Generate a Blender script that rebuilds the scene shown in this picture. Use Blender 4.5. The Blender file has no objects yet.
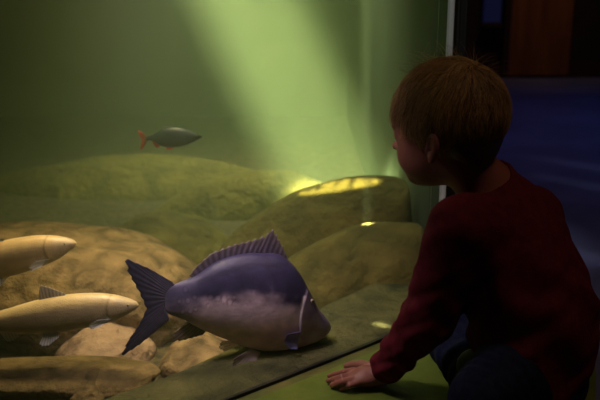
import bpy, bmesh, math, random
import numpy as np
from mathutils import Vector, Matrix, noise

random.seed(7)
rng = np.random.default_rng(7)
C = bpy.context.scene.collection
SC = bpy.context.scene
PI = math.pi

# ------------------------------------------------------------------ camera, world, light, exposure
LEDGE = 0.12                       # height of the stone ledge above the room floor
CAMZ = LEDGE + 0.69
PITCH = math.radians(15.0)
FPX = 833.333

cam_d = bpy.data.cameras.new('camera')
cam_d.lens = 50.0
cam_d.sensor_width = 36.0
cam_d.clip_start = 0.02
cam_d.dof.use_dof = True
cam_d.dof.focus_distance = 1.43
cam_d.dof.aperture_fstop = 5.0
cam = bpy.data.objects.new('camera', cam_d)
C.objects.link(cam)
cam.location = (0, 0, CAMZ)
cam.rotation_euler = (PI / 2 - PITCH, 0, 0)
SC.camera = cam


def ray(u, v):
    x = (u - 300.0) / FPX
    y = -(v - 200.0) / FPX
    return np.array([x, math.cos(PITCH) + y * math.sin(PITCH), -math.sin(PITCH) + y * math.cos(PITCH)])


def at(u, v, d):
    return np.array([0, 0, CAMZ]) + ray(u, v) * d


def onz(u, v, z):
    r = ray(u, v)
    return np.array([0, 0, CAMZ]) + r * ((z - CAMZ) / r[2])


def lin(r, g, b):
    f = lambda c: (c / 255 / 12.92) if c / 255 <= 0.04045 else ((c / 255 + 0.055) / 1.055) ** 2.4
    return (f(r), f(g), f(b))


w = bpy.data.worlds.new('world')
SC.world = w
w.use_nodes = True
w.node_tree.nodes['Background'].inputs[0].default_value = (0.25, 0.3, 1.0, 1)
w.node_tree.nodes['Background'].inputs[1].default_value = 0.0035

SC.view_settings.view_transform = 'Standard'
SC.view_settings.look = 'None'
SC.view_settings.exposure = 0.0
SC.view_settings.gamma = 1.0
SC.view_settings.use_curve_mapping = False
SC.cycles.use_denoising = True
SC.cycles.volume_bounces = 1
SC.cycles.max_bounces = 8
SC.cycles.transparent_max_bounces = 16
SC.cycles.sample_clamp_indirect = 4.0


def lamp(name, typ, loc, target, energy, color, **kw):
    d = bpy.data.lights.new(name, typ)
    d.energy = energy
    d.color = color
    scale = kw.pop('scale', None)
    roll = kw.pop('roll', 0.0)
    for k, v in kw.items():
        setattr(d, k, v)
    o = bpy.data.objects.new(name, d)
    C.objects.link(o)
    o.location = loc
    dirv = Vector(target) - Vector(loc)
    q = dirv.to_track_quat('-Z', 'Y')
    o.rotation_euler = (q.to_matrix().to_4x4() @ Matrix.Rotation(roll, 4, 'Z')).to_euler()
    if scale:
        o.scale = scale
    return o



def rippled(o, scale, lo, hi, floor_=0.0, stretch=(1, 1, 1)):
    """the broken pattern that the moving water surface puts into the light"""
    d = o.data
    d.use_nodes = True
    nt = d.node_tree
    em = nt.nodes['Emission']
    tc = nt.nodes.new('ShaderNodeTexCoord')
    mp = nt.nodes.new('ShaderNodeMapping')
    mp.inputs['Scale'].default_value = stretch
    nt.links.new(tc.outputs['Normal'], mp.inputs['Vector'])
    n = nt.nodes.new('ShaderNodeTexNoise')
    n.inputs['Scale'].default_value = scale
    n.inputs['Detail'].default_value = 2.0
    nt.links.new(mp.outputs[0], n.inputs['Vector'])
    mr = nt.nodes.new('ShaderNodeMapRange')
    mr.interpolation_type = 'SMOOTHSTEP'
    mr.inputs['From Min'].default_value = lo
    mr.inputs['From Max'].default_value = hi
    mr.inputs['To Min'].default_value = floor_
    mr.inputs['To Max'].default_value = 1.0
    nt.links.new(n.outputs['Fac'], mr.inputs['Value'])
    nt.links.new(mr.outputs[0], em.inputs['Strength'])


# lamps hanging over the water, then an added fill to brighten the carp
lamp('tank_lamp', 'AREA', (-0.08, 3.2, LEDGE + 1.36), (-0.05, 3.1, 0), 16.5, (0.97, 0.95, 0.58), shape='RECTANGLE', size=0.65, size_y=0.9, spread=math.radians(92))
lamp('tank_front_lamp', 'AREA', (-0.42, 1.76, LEDGE + 1.2), (-0.34, 1.68, 0), 2.7, (1.0, 0.78, 0.45), shape='RECTANGLE', size=0.4, size_y=0.15, spread=math.radians(55))
lamp('carp_fill', 'AREA', (-0.27, 1.25, LEDGE + 0.84), (-0.06, 1.60, LEDGE + 0.05), 1.35, (1.0, 0.80, 0.90), shape='RECTANGLE', size=0.2, size_y=0.12, spread=math.radians(75))
# daylight falling through the open top of the tank, and shafts added for acrylic streaks
PB = at(331, 178, 2.62)
DB = np.array([0.287, 0.68, -0.73])
DB = DB / np.linalg.norm(DB)
rippled(lamp('daylight_shaft', 'SPOT', PB - DB * 3.5, PB, 31000.0, (1.0, 0.98, 0.55), spot_size=math.radians(7.4), spot_blend=0.85, shadow_soft_size=0.03), 40, 0.3, 0.6, 0.45)
PP = at(336, 181, 2.22)
rippled(lamp('daylight_gap', 'SPOT', PP - DB * 3.4, PP, 9000.0, (1.0, 0.86, 0.36), spot_size=math.radians(4.0), spot_blend=0.3, shadow_soft_size=0.01, scale=(1.0, 0.24, 1.0), roll=0.30), 150, 0.40, 0.50, 0.0)
PQ = at(367, 221, 2.09)
lamp('patch_streak_spot', 'SPOT', PQ + np.array([-0.04, 0.25, 2.5]), PQ, 22000.0, (1.0, 0.92, 0.6), spot_size=math.radians(1.0), spot_blend=0.5, shadow_soft_size=0.01, scale=(0.4, 1.0, 1.0))  # lights the boulder patch; its shaft imitates a streak in the curved acrylic
PR = onz(381, 325, LEDGE)
lamp('acrylic_streak_spot', 'SPOT', PR + np.array([-0.2, 0.1, 2.5]), PR, 1800.0, (1.0, 0.92, 0.6), spot_size=math.radians(1.0), spot_blend=0.7, shadow_soft_size=0.01, scale=(0.5, 1.0, 1.0))  # added shaft, imitates the lower streak reflected in the acrylic
# dim blue light over the hall floor, then weak warm fills added for the door and the child
lamp('hall_lamp', 'AREA', (2.2, 4.6, 2.8), (2.0, 4.4, 0), 3.2, (0.26, 0.32, 1.0), shape='RECTANGLE', size=2.5, size_y=3.0, spread=math.radians(75))
lamp('door_fill', 'AREA', (1.9, 6.3, 2.7), (1.93, 6.95, 0.9), 0.6, (1.0, 0.6, 0.3), shape='DISK', size=0.2, spread=math.radians(60))
lamp('child_fill', 'AREA', (0.90, 0.60, 2.7), (0.42, 1.35, 0.4), 5.4, (1.0, 0.62, 0.38), shape='DISK', size=0.6)
for k, (u_, v_, e_, w_) in enumerate(((585, 166, 28.0, 0.05), (592, 186, 40.0, 0.06), (606, 262, 45.0, 0.08))):
    q_ = onz(u_, v_, 0.0)
    lamp('floor_daylight', 'SPOT', q_ + np.array([0.9, 0.4, 2.6]), q_, e_, (0.75, 0.8, 1.0), spot_size=math.radians(14), spot_blend=1.0, shadow_soft_size=0.06, scale=(1.0, w_ * 1.6, 1.0), roll=0.3)
lamp('post_fill', 'SPOT', (-0.5, 0.2, 2.9), (0.33, 1.87, LEDGE + 0.62), 90.0, (0.85, 0.9, 1.0), spot_size=math.radians(10.0), spot_blend=0.8, shadow_soft_size=0.02)  # added spot that only brightens the pale post

# ------------------------------------------------------------------ helpers


def tag(o, label=None, cat=None, group=None, kind=None):
    for k, v in (('label', label), ('category', cat), ('group', group), ('kind', kind)):
        if v:
            o[k] = v
    return o


def empty(name, loc=(0, 0, 0)):
    o = bpy.data.objects.new(name, None)
    C.objects.link(o)
    o.location = loc
    o.empty_display_size = 0.05
    return o


def mesh_obj(name, verts, faces, mat=None, parent=None, smooth=True, cols=None, loc=None):
    me = bpy.data.meshes.new(name)
    me.from_pydata([tuple(map(float, v)) for v in verts], [], [tuple(map(int, f)) for f in faces])
    me.update()
    bm = bmesh.new()
    bm.from_mesh(me)
    bmesh.ops.recalc_face_normals(bm, faces=bm.faces)
    bm.to_mesh(me)
    bm.free()
    if cols is not None:
        ca = me.color_attributes.new('Col', 'FLOAT_COLOR', 'POINT')
        buf = np.ones((len(verts), 4), dtype=np.float32)
        buf[:, :3] = np.asarray(cols)
        ca.data.foreach_set('color', buf.ravel())
    if smooth:
        me.polygons.foreach_set('use_smooth', [True] * len(me.polygons))
    if mat:
        me.materials.append(mat)
    o = bpy.data.objects.new(name, me)
    C.objects.link(o)
    if parent:
        o.parent = parent
    if loc is not None:
        o.location = loc
    return o


def box(name, lo, hi, mat, parent=None, bevel=0.0):
    bm = bmesh.new()
    bmesh.ops.create_cube(bm, size=1.0)
    for v in bm.verts:
        for i in range(3):
            v.co[i] = lo[i] if v.co[i] < 0 else hi[i]
    if bevel:
        bmesh.ops.bevel(bm, geom=list(bm.edges), offset=bevel, segments=2, affect='EDGES')
    me = bpy.data.meshes.new(name)
    bm.to_mesh(me)
    bm.free()
    me.materials.append(mat)
    o = bpy.data.objects.new(name, me)
    C.objects.link(o)
    if parent:
        o.parent = parent
    return o


def prism(name, poly, z0, z1, mat, parent=None):
    n = len(poly)
    V = [(p[0], p[1], z0) for p in poly] + [(p[0], p[1], z1) for p in poly]
    F = [list(range(n))[::-1], list(range(n, 2 * n))] + [[i, (i + 1) % n, n + (i + 1) % n, n + i] for i in range(n)]
    return mesh_obj(name, V, F, mat, parent, smooth=False)


# ------------------------------------------------------------------ materials


def new_mat(name):
    m = bpy.data.materials.new(name)
    m.use_nodes = True
    nt = m.node_tree
    return m, nt, nt.nodes['Principled BSDF']


def ramp(nt, stops):
    r = nt.nodes.new('ShaderNodeValToRGB')
    el = r.color_ramp.elements
    el[0].position, el[0].color = stops[0][0], (*stops[0][1], 1)
    el[1].position, el[1].color = stops[-1][0], (*stops[-1][1], 1)
    for p, c in stops[1:-1]:
        e = el.new(p)
        e.color = (*c, 1)
    return r


def noise_mat(name, c1, c2, scale=5.0, rough=0.7, bump=0.0, bscale=30.0, stretch=(1, 1, 1), spec=0.3, detail=6.0, dist=0.3, lo=0.35, hi=0.65, sheen=0.0, metal=0.0, coord='Object'):
    m, nt, b = new_mat(name)
    tc = nt.nodes.new('ShaderNodeTexCoord')
    mp = nt.nodes.new('ShaderNodeMapping')
    mp.inputs['Scale'].default_value = stretch
    nt.links.new(tc.outputs[coord], mp.inputs['Vector'])
    n = nt.nodes.new('ShaderNodeTexNoise')
    n.inputs['Scale'].default_value = scale
    n.inputs['Detail'].default_value = detail
    n.inputs['Distortion'].default_value = dist
    nt.links.new(mp.outputs[0], n.inputs['Vector'])
    r = ramp(nt, [(lo, c1), (hi, c2)])
    nt.links.new(n.outputs['Fac'], r.inputs[0])
    nt.links.new(r.outputs[0], b.inputs['Base Color'])
    b.inputs['Roughness'].default_value = rough
    b.inputs['Specular IOR Level'].default_value = spec
    b.inputs['Metallic'].default_value = metal
    if sheen:
        b.inputs['Sheen Weight'].default_value = sheen
    if bump:
        n2 = nt.nodes.new('ShaderNodeTexNoise')
        n2.inputs['Scale'].default_value = bscale
        n2.inputs['Detail'].default_value = 8.0
        nt.links.new(mp.outputs[0], n2.inputs['Vector'])
        bp = nt.nodes.new('ShaderNodeBump')
        bp.inputs['Strength'].default_value = bump
        bp.inputs['Distance'].default_value = 0.02
        nt.links.new(n2.outputs['Fac'], bp.inputs['Height'])
        nt.links.new(bp.outputs[0], b.inputs['Normal'])
    return m


def attr_mat(name, rough=0.4, spec=0.4, var=0.25, scale=60.0, bump=0.15, bscale=200.0, alpha=1.0, sss=0.0):
    m, nt, b = new_mat(name)
    a = nt.nodes.new('ShaderNodeVertexColor')
    a.layer_name = 'Col'
    tc = nt.nodes.new('ShaderNodeTexCoord')
    n = nt.nodes.new('ShaderNodeTexNoise')
    n.inputs['Scale'].default_value = scale
    n.inputs['Detail'].default_value = 5
    nt.links.new(tc.outputs['Object'], n.inputs['Vector'])
    mr = nt.nodes.new('ShaderNodeMapRange')
    mr.inputs['From Min'].default_value = 0.3
    mr.inputs['From Max'].default_value = 0.7
    mr.inputs['To Min'].default_value = 1 - var
    mr.inputs['To Max'].default_value = 1 + var
    nt.links.new(n.outputs['Fac'], mr.inputs['Value'])
    mx = nt.nodes.new('ShaderNodeVectorMath')
    mx.operation = 'SCALE'
    nt.links.new(a.outputs['Color'], mx.inputs[0])
    nt.links.new(mr.outputs[0], mx.inputs['Scale'])
    nt.links.new(mx.outputs[0], b.inputs['Base Color'])
    b.inputs['Roughness'].default_value = rough
    b.inputs['Specular IOR Level'].default_value = spec
    b.inputs['Alpha'].default_value = alpha
    if sss:
        b.inputs['Subsurface Weight'].default_value = sss
        b.inputs['Subsurface Radius'].default_value = (0.01, 0.005, 0.003)
    if bump:
        n2 = nt.nodes.new('ShaderNodeTexNoise')
        n2.inputs['Scale'].default_value = bscale
        nt.links.new(tc.outputs['Object'], n2.inputs['Vector'])
        bp = nt.nodes.new('ShaderNodeBump')
        bp.inputs['Strength'].default_value = bump
        bp.inputs['Distance'].default_value = 0.004
        nt.links.new(n2.outputs['Fac'], bp.inputs['Height'])
        nt.links.new(bp.outputs[0], b.inputs['Normal'])
    return m


M = {}
M['hall_floor'] = noise_mat('blue_hall_floor', (0.10, 0.11, 0.20), (0.15, 0.16, 0.28), 3.0, 0.45, 0.05, 60)
M['hall_wall'] = noise_mat('dark_hall_wall', (0.035, 0.02, 0.022), (0.05, 0.028, 0.03), 4.0, 0.8)
M['hall_ceiling'] = noise_mat('dark_ceiling', (0.05, 0.05, 0.055), (0.07, 0.07, 0.075), 4.0, 0.9)
M['door_wood'] = noise_mat('brown_door_wood', (0.20, 0.07, 0.02), (0.34, 0.13, 0.035), 3.0, 0.5, 0.1, 30, stretch=(6, 6, 0.5))
M['door_frame'] = noise_mat('dark_frame_wood', (0.04, 0.02, 0.012), (0.06, 0.03, 0.018), 3.0, 0.5)
M['ledge'] = noise_mat('pale_green_stone', (0.082, 0.118, 0.014), (0.120, 0.158, 0.022), 9.0, 0.5, 0.08, 60, dist=0.8)
M['ledge_lip'] = noise_mat('olive_stone_lip', (0.075, 0.085, 0.022), (0.13, 0.115, 0.032), 18.0, 0.55, 0.12, 60)
M['seal'] = noise_mat('black_rubber_seal', (0.008, 0.008, 0.007), (0.014, 0.014, 0.012), 30.0, 0.6)
M['kerb'] = noise_mat('olive_kerb_stone', (0.022, 0.024, 0.008), (0.105, 0.095, 0.032), 11.0, 0.85, 0.9, 34, stretch=(1, 1, 1), dist=1.2, lo=0.3, hi=0.7)
M['tank_wall'] = noise_mat('dark_green_tank_wall', (0.02, 0.032, 0.016), (0.05, 0.07, 0.035), 1.2, 0.9)
M['tank_outer'] = noise_mat('black_painted_board', (0.012, 0.014, 0.011), (0.018, 0.02, 0.016), 3.0, 0.8)
M['gravel'] = noise_mat('brown_gravel', (0.028, 0.022, 0.010), (0.085, 0.062, 0.026), 40.0, 0.9, 0.6, 60)
M['metal'] = noise_mat('brushed_aluminium', (0.55, 0.58, 0.62), (0.68, 0.70, 0.74), 6.0, 0.4, stretch=(8, 8, 0.3), spec=0.5, metal=0.0)
M['skin'] = noise_mat('child_skin', (0.215, 0.075, 0.055), (0.26, 0.098, 0.070), 18.0, 0.5, 0.05, 250, spec=0.35)
M['hair'] = attr_mat('light_brown_hair', 0.45, 0.4, 0.1, 30, 0.0)
M['shirt'] = noise_mat('dark_red_cotton', (0.085, 0.0075, 0.013), (0.12, 0.0105, 0.018), 60.0, 0.9, 0.12, 500, spec=0.15)
M['jeans'] = noise_mat('navy_denim', (0.006, 0.008, 0.026), (0.013, 0.017, 0.042), 90.0, 0.85, 0.15, 500, spec=0.15)
M['shoe'] = noise_mat('black_shoe_leather', (0.012, 0.012, 0.014), (0.02, 0.02, 0.022), 20.0, 0.5)
M['sole'] = noise_mat('grey_rubber_sole', (0.10, 0.10, 0.10), (0.14, 0.14, 0.14), 20.0, 0.7)
M['carp'] = attr_mat('carp_skin', 0.5, 0.3, 0.16, 45, 0.12, 160)
M['pale_fish'] = attr_mat('pale_fish_skin', 0.35, 0.5, 0.10, 60, 0.25, 320)
M['roach'] = attr_mat('roach_skin', 0.4, 0.4, 0.12, 80, 0.2, 300)
M['fin'] = attr_mat('fin_skin', 0.45, 0.35, 0.2, 80, 0.0, 1, alpha=0.93)
M['clear_fin'] = attr_mat('clear_fin_skin', 0.4, 0.4, 0.12, 80, 0.0, 1, alpha=0.62)
M['eye'] = attr_mat('eye_glossy', 0.08, 0.6, 0.02, 20, 0.0, 1)

rock_tones = {
    'brown': ((0.07, 0.046, 0.020), (0.26, 0.168, 0.076)),
    'pink': ((0.22, 0.14, 0.085), (0.32, 0.21, 0.13)),
    'olive': ((0.050, 0.042, 0.010), (0.135, 0.105, 0.026)),
    'dark': ((0.05, 0.034, 0.016), (0.17, 0.11, 0.045)),
}
for k, (a, b_) in rock_tones.items():
    M['rock_' + k] = noise_mat('rock_' + k, a, b_, 18.0 if k != 'olive' else 9.0, 0.85, 0.9, 34, spec=0.2, dist=0.8, lo=0.32, hi=0.68)

# clear acrylic: see-through sheet with a Fresnel mirror
m, nt, b = new_mat('clear_acrylic')
out = nt.nodes['Material Output']
nt.nodes.remove(b)
tr = nt.nodes.new('ShaderNodeBsdfTransparent')
tr.inputs[0].default_value = (0.975, 0.985, 0.965, 1)
gl = nt.nodes.new('ShaderNodeBsdfGlossy')
gl.inputs['Roughness'].default_value = 0.02
lw = nt.nodes.new('ShaderNodeLayerWeight')
lw.inputs[0].default_value = 0.5
pw = nt.nodes.new('ShaderNodeMath')
pw.operation = 'POWER'
pw.inputs[1].default_value = 5.0
nt.links.new(lw.outputs['Facing'], pw.inputs[0])
fr = nt.nodes.new('ShaderNodeMapRange')
fr.inputs['To Min'].default_value = 0.02
fr.inputs['To Max'].default_value = 0.30
nt.links.new(pw.outputs[0], fr.inputs['Value'])
mxs = nt.nodes.new('ShaderNodeMixShader')
nt.links.new(fr.outputs[0], mxs.inputs[0])
nt.links.new(tr.outputs[0], mxs.inputs[1])
nt.links.new(gl.outputs[0], mxs.inputs[2])
nt.links.new(mxs.outputs[0], out.inputs['Surface'])
M['glass'] = m

# tank water: scatters and absorbs
m, nt, b = new_mat('green_tank_water')
out = nt.nodes['Material Output']
nt.nodes.remove(b)
vs = nt.nodes.new('ShaderNodeVolumeScatter')
vs.inputs['Color'].default_value = (0.62, 0.79, 0.46, 1)
vs.inputs['Density'].default_value = 0.10
vs.inputs['Anisotropy'].default_value = 0.1
va = nt.nodes.new('ShaderNodeVolumeAbsorption')
va.inputs['Color'].default_value = (0.55, 0.85, 0.35, 1)
va.inputs['Density'].default_value = 0.13
ad = nt.nodes.new('ShaderNodeAddShader')
nt.links.new(vs.outputs[0], ad.inputs[0])
nt.links.new(va.outputs[0], ad.inputs[1])
nt.links.new(ad.outputs[0], out.inputs['Volume'])
M['water'] = m

# ------------------------------------------------------------------ the setting
# run of the curved acrylic, seen from above (near end to far end)
ctrl = [(-1.3, 0.275), (-0.8, 0.70), (-0.103, 1.291), (0.06, 1.430), (0.172, 1.530), (0.245, 1.615), (0.290, 1.70), (0.312, 1.78), (0.325, 1.86)]


def catmull(P, n=10):
    P = [np.array(p, float) for p in P]
    P = [2 * P[0] - P[1]] + P + [2 * P[-1] - P[-2]]
    o = []
    for i in range(1, len(P) - 2):
        for k in range(n):
            t = k / n
            a, b2, c, d = P[i - 1], P[i], P[i + 1], P[i + 2]
            o.append(0.5 * ((2 * b2) + (-a + c) * t + (2 * a - 5 * b2 + 4 * c - d) * t * t + (-a + 3 * b2 - 3 * c + d) * t ** 3))
    o.append(P[-2])
    return np.array(o)


PATH = catmull(ctrl, 8)
TAN = np.gradient(PATH, axis=0)
TAN /= np.linalg.norm(TAN, axis=1)[:, None]
NRM = np.stack([TAN[:, 1], -TAN[:, 0]], 1)          # points out of the tank, to the viewer


def offs(d):
    return PATH + NRM * d


def band(name, d0, d1, z0, z1, mat, parent=None, taper=None, wid=None):
    a, b2 = offs(d0), offs(d1)
    if wid is not None:
        a = PATH + NRM * np.interp(PATH[:, 1], wid[0], wid[1])[:, None]
    if taper is not None:
        wt = np.interp(PATH[:, 1], [1.45, 1.86], [d1, taper])[:, None]
        b2 = PATH + NRM * wt
    n = len(a)
    V, F = [], []
    for i in range(n):
        V += [(*a[i], z0), (*b2[i], z0), (*b2[i], z1), (*a[i], z1)]
    for i in range(n - 1):
        for k in range(4):
            F.append([4 * i + k, 4 * i + (k + 1) % 4, 4 * i + 4 + (k + 1) % 4, 4 * i + 4 + k])
    F += [[0, 1, 2, 3], [4 * n - 4, 4 * n - 3, 4 * n - 2, 4 * n - 1]]
    return mesh_obj(name, V, F, mat, parent, smooth=False)


def struct(o):
    o['kind'] = 'structure'
    return o


struct(box('floor', (-3.0, -2.0, -0.1), (5.0, 7.4, 0.0), M['hall_floor']))
struct(box('ceiling', (-3.0, -2.0, 3.0), (5.0, 7.4, 3.1), M['hall_ceiling']))
struct(box('wall_back', (-3.0, 7.0, 0.0), (5.0, 7.2, 3.0), M['hall_wall']))
struct(box('wall_right', (4.8, -2.0, 0.0), (5.0, 7.0, 3.0), M['hall_wall']))
struct(box('baseboard_back', (0.9, 6.97, 0.0), (4.8, 7.0, 0.12), M['door_frame']))

# ledge outside, seal, kerb inside
TOPZ = LEDGE + 1.75
struct(band('trim_1', 0.030, 0.50, 0.0, LEDGE, M['ledge'], taper=0.16))
struct(band('trim_2', 0.004, 0.032, 0.0, LEDGE - 0.004, M['ledge_lip']))
struct(band('trim_3', -0.0035, 0.004, LEDGE - 0.02, LEDGE + 0.002, M['seal']))
KA, KB = onz(415, 265, LEDGE)[:2], onz(180, 372, LEDGE)[:2]
inner = [tuple(KA + (KA - KB) * 0.045), tuple(KB), tuple(onz(100, 408, LEDGE)[:2] * 0.6 + offs(-0.15)[8] * 0.4), tuple(offs(-0.10)[2]), tuple(offs(-0.10)[0])]
struct(prism('trim_4', [tuple(p) for p in offs(-0.005)] + inner, 0.0, LEDGE, M['kerb']))
struct(band('window_1', -0.020, 0.0, LEDGE - 0.005, TOPZ, M['glass']))

endp = PATH[-1]
post = struct(box('trim_5', (-0.007, -0.010, LEDGE - 0.01), (0.007, 0.010, TOPZ), M['metal'], bevel=0.002))
post.location = (endp[0] + 0.006, endp[1] + 0.012, 0)
post.rotation_euler = (0, 0, -0.15)
cover = struct(box('trim_6', (-0.012, 0.0, 0.0), (0.014, 0.022, TOPZ), M['tank_outer']))
cover.location = (endp[0] + 0.014, endp[1] + 0.026, 0)

side = [(endp[0] + 0.002, endp[1] + 0.03), (0.275, 3.5), (0.275, 5.0), (0.325, 5.0), (0.325, 3.5), (endp[0] + 0.03, endp[1] + 0.03)]
sw = struct(prism('wall_tank_side', side, 0.0, 3.0, M['tank_wall']))
side2 = [(endp[0] + 0.031, endp[1] + 0.03), (0.327, 3.5), (0.327, 5.0), (0.345, 5.0), (0.345, 3.5), (endp[0] + 0.045, endp[1] + 0.03)]
struct(prism('wall_panel', side2, 0.0, 3.0, M['tank_outer'], sw))
struct(box('wall_tank_back', (-2.6, 4.9, 0.0), (0.275, 5.0, 3.0), M['tank_wall']))
struct(box('wall_tank_left', (-2.6, 0.4, 0.0), (-2.5, 4.9, 3.0), M['tank_wall']))
struct(prism('floor_tank', [tuple(p) for p in offs(-0.12)] + [(0.31, 1.9), (0.27, 3.5), (0.27, 4.88), (-2.48, 4.88), (-2.48, 0.6)], 0.0, 0.012, M['gravel']))
# keep the outline of the water simple and counter-clockwise
wfoot = [tuple(p) for p in offs(-0.021)] + [(0.273, 3.5), (0.273, 4.89), (-2.49, 4.89), (-2.49, 0.55)]
water = prism('water', wfoot, 0.013, LEDGE + 1.40, M['water'])
tag(water, kind='stuff', label='hazy green water filling the tank behind the glass', cat='water')

# door and window in the far wall of the hall
d = struct(box('door_1', (1.72, 6.93, 0.02), (2.22, 6.97, 2.05), M['door_wood'], bevel=0.004))
struct(box('door_frame', (1.67, 6.92, 0.0), (1.72, 7.0, 2.12), M['door_frame'], d))
struct(box('door_handle', (2.14, 6.89, 1.0), (2.20, 6.93, 1.03), M['metal'], d, bevel=0.004))
mw, nt, b = new_mat('blue_lit_pane')
b.inputs['Base Color'].default_value = (0.02, 0.03, 0.08, 1)
b.inputs['Emission Color'].default_value = (0.10, 0.13, 0.60, 1)
b.inputs['Emission Strength'].default_value = 0.022
wn = struct(box('window_2', (1.50, 6.96, 0.45), (1.64, 6.99, 1.55), mw))
struct(box('window_frame', (1.48, 6.94, 0.41), (1.66, 6.965, 0.45), M['door_frame'], wn))

# ------------------------------------------------------------------ boulders


def boulder(label, u, v, d, ru, rv, rd, tone, tilt=0.0, seed=0, amp=0.12, square=0.0, yaw=0.0):
    k = d / FPX
    bm = bmesh.new()
    bmesh.ops.create_icosphere(bm, subdivisions=5, radius=1.0)
    L0 = at(u, v, d)
    off = Vector((seed * 3.7, seed * 1.9, seed * 5.3))
    R = Matrix.Rotation(yaw, 3, 'Z') @ Matrix.Rotation(-tilt, 3, 'Y')
    for vt in bm.verts:
        p = vt.co.copy()
        if square:
            q = Vector([math.copysign(abs(c) ** (1 - square), c) for c in p])
            p = q
        n = noise.fractal(p * 1.1 + off, 1.0, 2.0, 3) * amp + noise.fractal(p * 4.0 + off, 0.9, 2.0, 3) * amp * 0.16
        p = p * (1 + n)
        q = R @ Vector((p.x * ru * k, p.y * rd, p.z * rv * k))
        wy = L0[1] + q.y
        lim = 0.318 - 0.052 * min(1.0, max(0.0, (wy - 1.9) / 1.6)) - 0.012 - L0[0]
        if q.x > lim - 0.03:
            q.x = lim - 0.03 * math.exp(-(q.x - lim + 0.03) / 0.03)
        vt.co = q
    me = bpy.data.meshes.new('boulder')
    bm.to_mesh(me)
    bm.free()
    me.polygons.foreach_set('use_smooth', [True] * len(me.polygons))
    me.materials.append(M['rock_' + tone])
    o = bpy.data.objects.new('boulder', me)
    C.objects.link(o)
    o.location = at(u, v, d)
    tag(o, label, 'rock', 'boulders on the bottom of the tank')
    return o


boulder('broad rough brown boulder behind the two pale fish', 64, 285, 2.02, 148, 56, 0.26, 'brown', -0.16, 1, 0.13, 0.1)
boulder('pinkish smooth boulder between the pale fish and the carp tail', 106, 366, 1.82, 48, 44, 0.13, 'pink', 0.1, 2, 0.10)
boulder('low dark brown slab of rock in the tank corner under the pale fish', 60, 378, 1.62, 96, 12, 0.075, 'dark', -0.02, 3, 0.10, 0.25)
boulder('small brown stone propping the low dark slab', 94, 402, 1.60, 26, 30, 0.08, 'dark', 0.0, 14, 0.12)
boulder('small mottled orange brown rock beneath the carp tail', 203, 370, 1.76, 44, 36, 0.10, 'brown', 0.0, 4, 0.12)
boulder('squat olive boulder just above the carp tail', 160, 262, 2.42, 72, 46, 0.22, 'olive', 0.0, 5, 0.10)
boulder('long olive boulder with a thin bright rim behind the sunlit one', 244, 244, 3.02, 118, 72, 0.20, 'olive', 0.22, 6, 0.05)
boulder('olive boulder with the bright sunlit patch on its ridge', 320, 253, 2.32, 128, 64, 0.20, 'olive', 0.40, 7, 0.05)
boulder('rounded olive brown boulder nearest the seated child', 366, 288, 2.10, 112, 62, 0.16, 'olive', 0.30, 8, 0.05)
boulder('faint long mound below the small dark fish', 138, 214, 3.35, 185, 57, 0.30, 'olive', 0.02, 9, 0.08)
boulder('faint far boulder by the dark side wall of the tank', 325, 240, 3.35, 50, 55, 0.2, 'olive', 0.0, 10, 0.08)

# ------------------------------------------------------------------ fish


def interp(x, P):
    P = sorted(P)
    xs = np.array([p[0] for p in P], float)
    ys = np.array([p[1] for p in P], float)
    # monotone-ish smooth interpolation (Catmull via cubic Hermite)
    mslope = np.gradient(ys, xs)
    i = np.clip(np.searchsorted(xs, x) - 1, 0, len(xs) - 2)
    h = xs[i + 1] - xs[i]
    t = np.clip((x - xs[i]) / h, 0, 1)
    return (2 * t ** 3 - 3 * t ** 2 + 1) * ys[i] + (t ** 3 - 2 * t ** 2 + t) * h * mslope[i] + (-2 * t ** 3 + 3 * t ** 2) * ys[i + 1] + (t ** 3 - t ** 2) * h * mslope[i + 1]


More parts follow.
